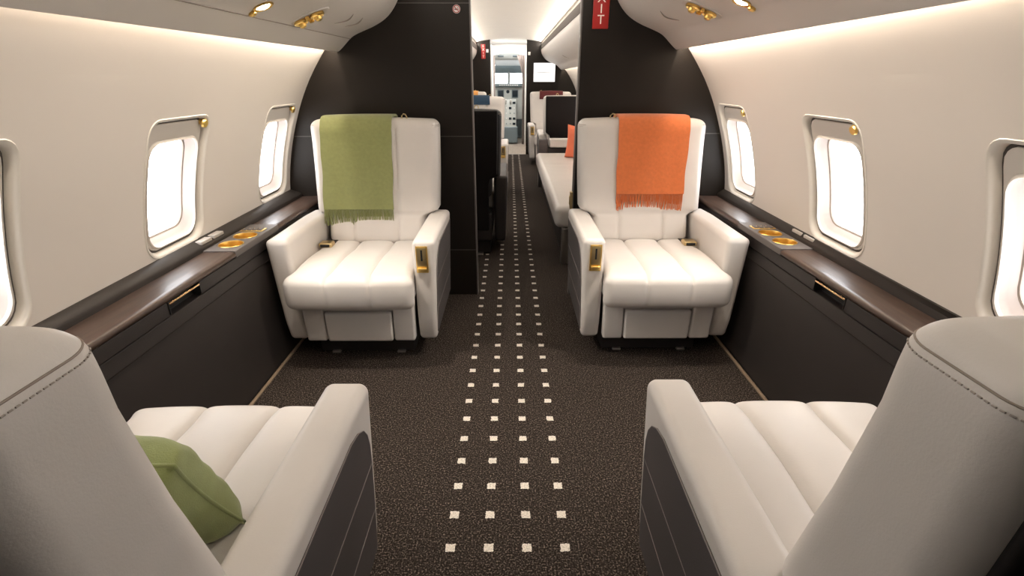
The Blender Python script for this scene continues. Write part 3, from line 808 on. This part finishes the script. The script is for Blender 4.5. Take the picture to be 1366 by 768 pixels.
for r_ in range(5):
    for c_ in range(4):
        z = .80-r_*.10; x = -.13+c_*.08; y = -.36-(.86-z)*.25
        if rnd.random() < .4: MB().rbox(x-.03, x+.025, y-.004, y+.01, z-.025, z+.02, .003).build('radio_display', M['display'], pd)
        else:
            MB().lathe([(.012, 0), (.012, .016), (.001, .018)], n=12).build('selector_knob', M['white'] if rnd.random() < .6 else M['cockpit'], pd, loc=(x, y, z)).rotation_euler = (PI/2, 0, 0)
for x in (-.06, .04):
    MB().tube([(x, -.33, .72), (x, -.42, .84)], .008).rbox(x-.018, x+.018, -.445, -.40, .83, .87, .008).build('throttle_lever', M['white'], pd)
MB().rbox(-.20, .18, -.52, -.36, .02, .34, .02).build('pedestal_foot', M['cockpit'], ck)
# windscreen frame and overhead panel
wf = struct(empty('window_%d' % (n+1), (-.02, 11.9, 0)))
MB().rbox(-.46, .46, -.03, .03, 1.36, 1.52, .02).build('windscreen_header', M['cockpit'], wf)
MB().rbox(-.028, .028, -.03, .03, 1.08, 1.40, .01).build('centre_post', M['cockpitl'], wf)
MB().rbox(-.48, -.40, -.03, .03, 1.0, 1.5, .01).build('side_post', M['cockpitl'], wf)
MB().rbox(.40, .48, -.03, .03, 1.0, 1.5, .01).build('side_post', M['cockpitl'], wf)
MB().box(-.40, .40, -.002, .002, 1.05, 1.38).build('pane', M['glass'], wf, 0)
oh = empty('cockpit_roof_console', (-.02, 11.0, 1.5)); tag(oh, 'pale overhead switch panel above the cockpit windscreen', 'instrument panel')
MB().rbox(-.30, .30, 0, .8, .10, .34, .04, (3, 3, 2), 4, lambda x, y, z: (x, y, z-y*.12)).build('panel_body', M['cockpitl'], oh, 50)
for x in (-.16, .14): MB().rbox(x-.06, x+.06, -.006, .01, .15, .18, .004).build('switch_row', M['cockpit'], oh)
MB().lathe([(.015, 0), (.02, -.05), (.008, -.10), (.001, -.10)], n=14).build('magnetic_compass', M['cockpit'], oh, loc=(0, .05, .32))
mb = MB(); mb.box(VX0, VX1, 12.0, 12.04, 0, 1.05); struct(mb.build('wall_nose', M['cockpit'], smooth=0))

# ------------------------------------------------------------------ lights
def area(name, loc, rot, sx, sy, power, col, spread=180):
    L = bpy.data.lights.new(name, 'AREA'); L.shape = 'RECTANGLE'; L.size = sx; L.size_y = sy; L.energy = power; L.color = col; L.spread = math.radians(spread)
    o = bpy.data.objects.new(name, L); C.objects.link(o); o.location = loc; o.rotation_euler = rot
    return o
WARM = (1, .86, .70)
for s in (-1, 1):
    # cove strips hidden behind the bin lip, washing the wall
    for (a, b, p) in ((.25, D0-.01, 17), (D1+.01, F0, 40)):
        area('cove_light', (CX+s*.897+s*.004, (a+b)/2, 1.418), (0, math.radians(-48)*s, 0), .012, b-a, p*.62 if a < 1 else p*.3, WARM)
        # up-wash strips over the bins, lighting the ceiling
        area('ceiling_wash', (CX+s*.525, (a+b)/2, 1.78), (0, s*math.radians(98), 0), .02, b-a, p*(.40 if a < 1 else .60), (1, .93, .84))
    for i, y in enumerate(WINY):
        w = W(s, y, WZ-.020, .10)
        dx = (profX(WZ+.05)-profX(WZ-.05))/.1
        L = area('daylight_portal', w, (0, math.radians(90)*s+math.atan(-dx)*s*-1*-1, 0), .31, .275, 1, (1, 1, 1))
        L.data.cycles.is_portal = True
area('vestibule_light', (0, 9.9, 1.86), (0, 0, 0), .5, .7, 22, (1, .97, .92))
area('cockpit_light', (0, 11.1, 1.86), (0, 0, 0), .5, .5, 8, (1, 1, 1))
wd = bpy.data.worlds.new('sky'); sc.world = wd; wd.use_nodes = True
bg = wd.node_tree.nodes['Background']; bg.inputs[0].default_value = (.98, .985, 1.0, 1); bg.inputs[1].default_value = 8.0

# ------------------------------------------------------------------ camera
f = 670.; th = math.radians(22.6); yaw = math.atan(3/(670/math.cos(th)))
cam = bpy.data.cameras.new('camera'); cam.sensor_width = 36; cam.lens = f*36/1366; cam.clip_start = .02
co = bpy.data.objects.new('camera', cam); C.objects.link(co)
co.location = (0, 0, 1.25); co.rotation_euler = (PI/2-th, 0, -yaw); sc.camera = co
sc.view_settings.view_transform = 'Standard'; sc.view_settings.look = 'None'; sc.view_settings.exposure = -.02; sc.view_settings.gamma = 1
sc.view_settings.use_curve_mapping = False
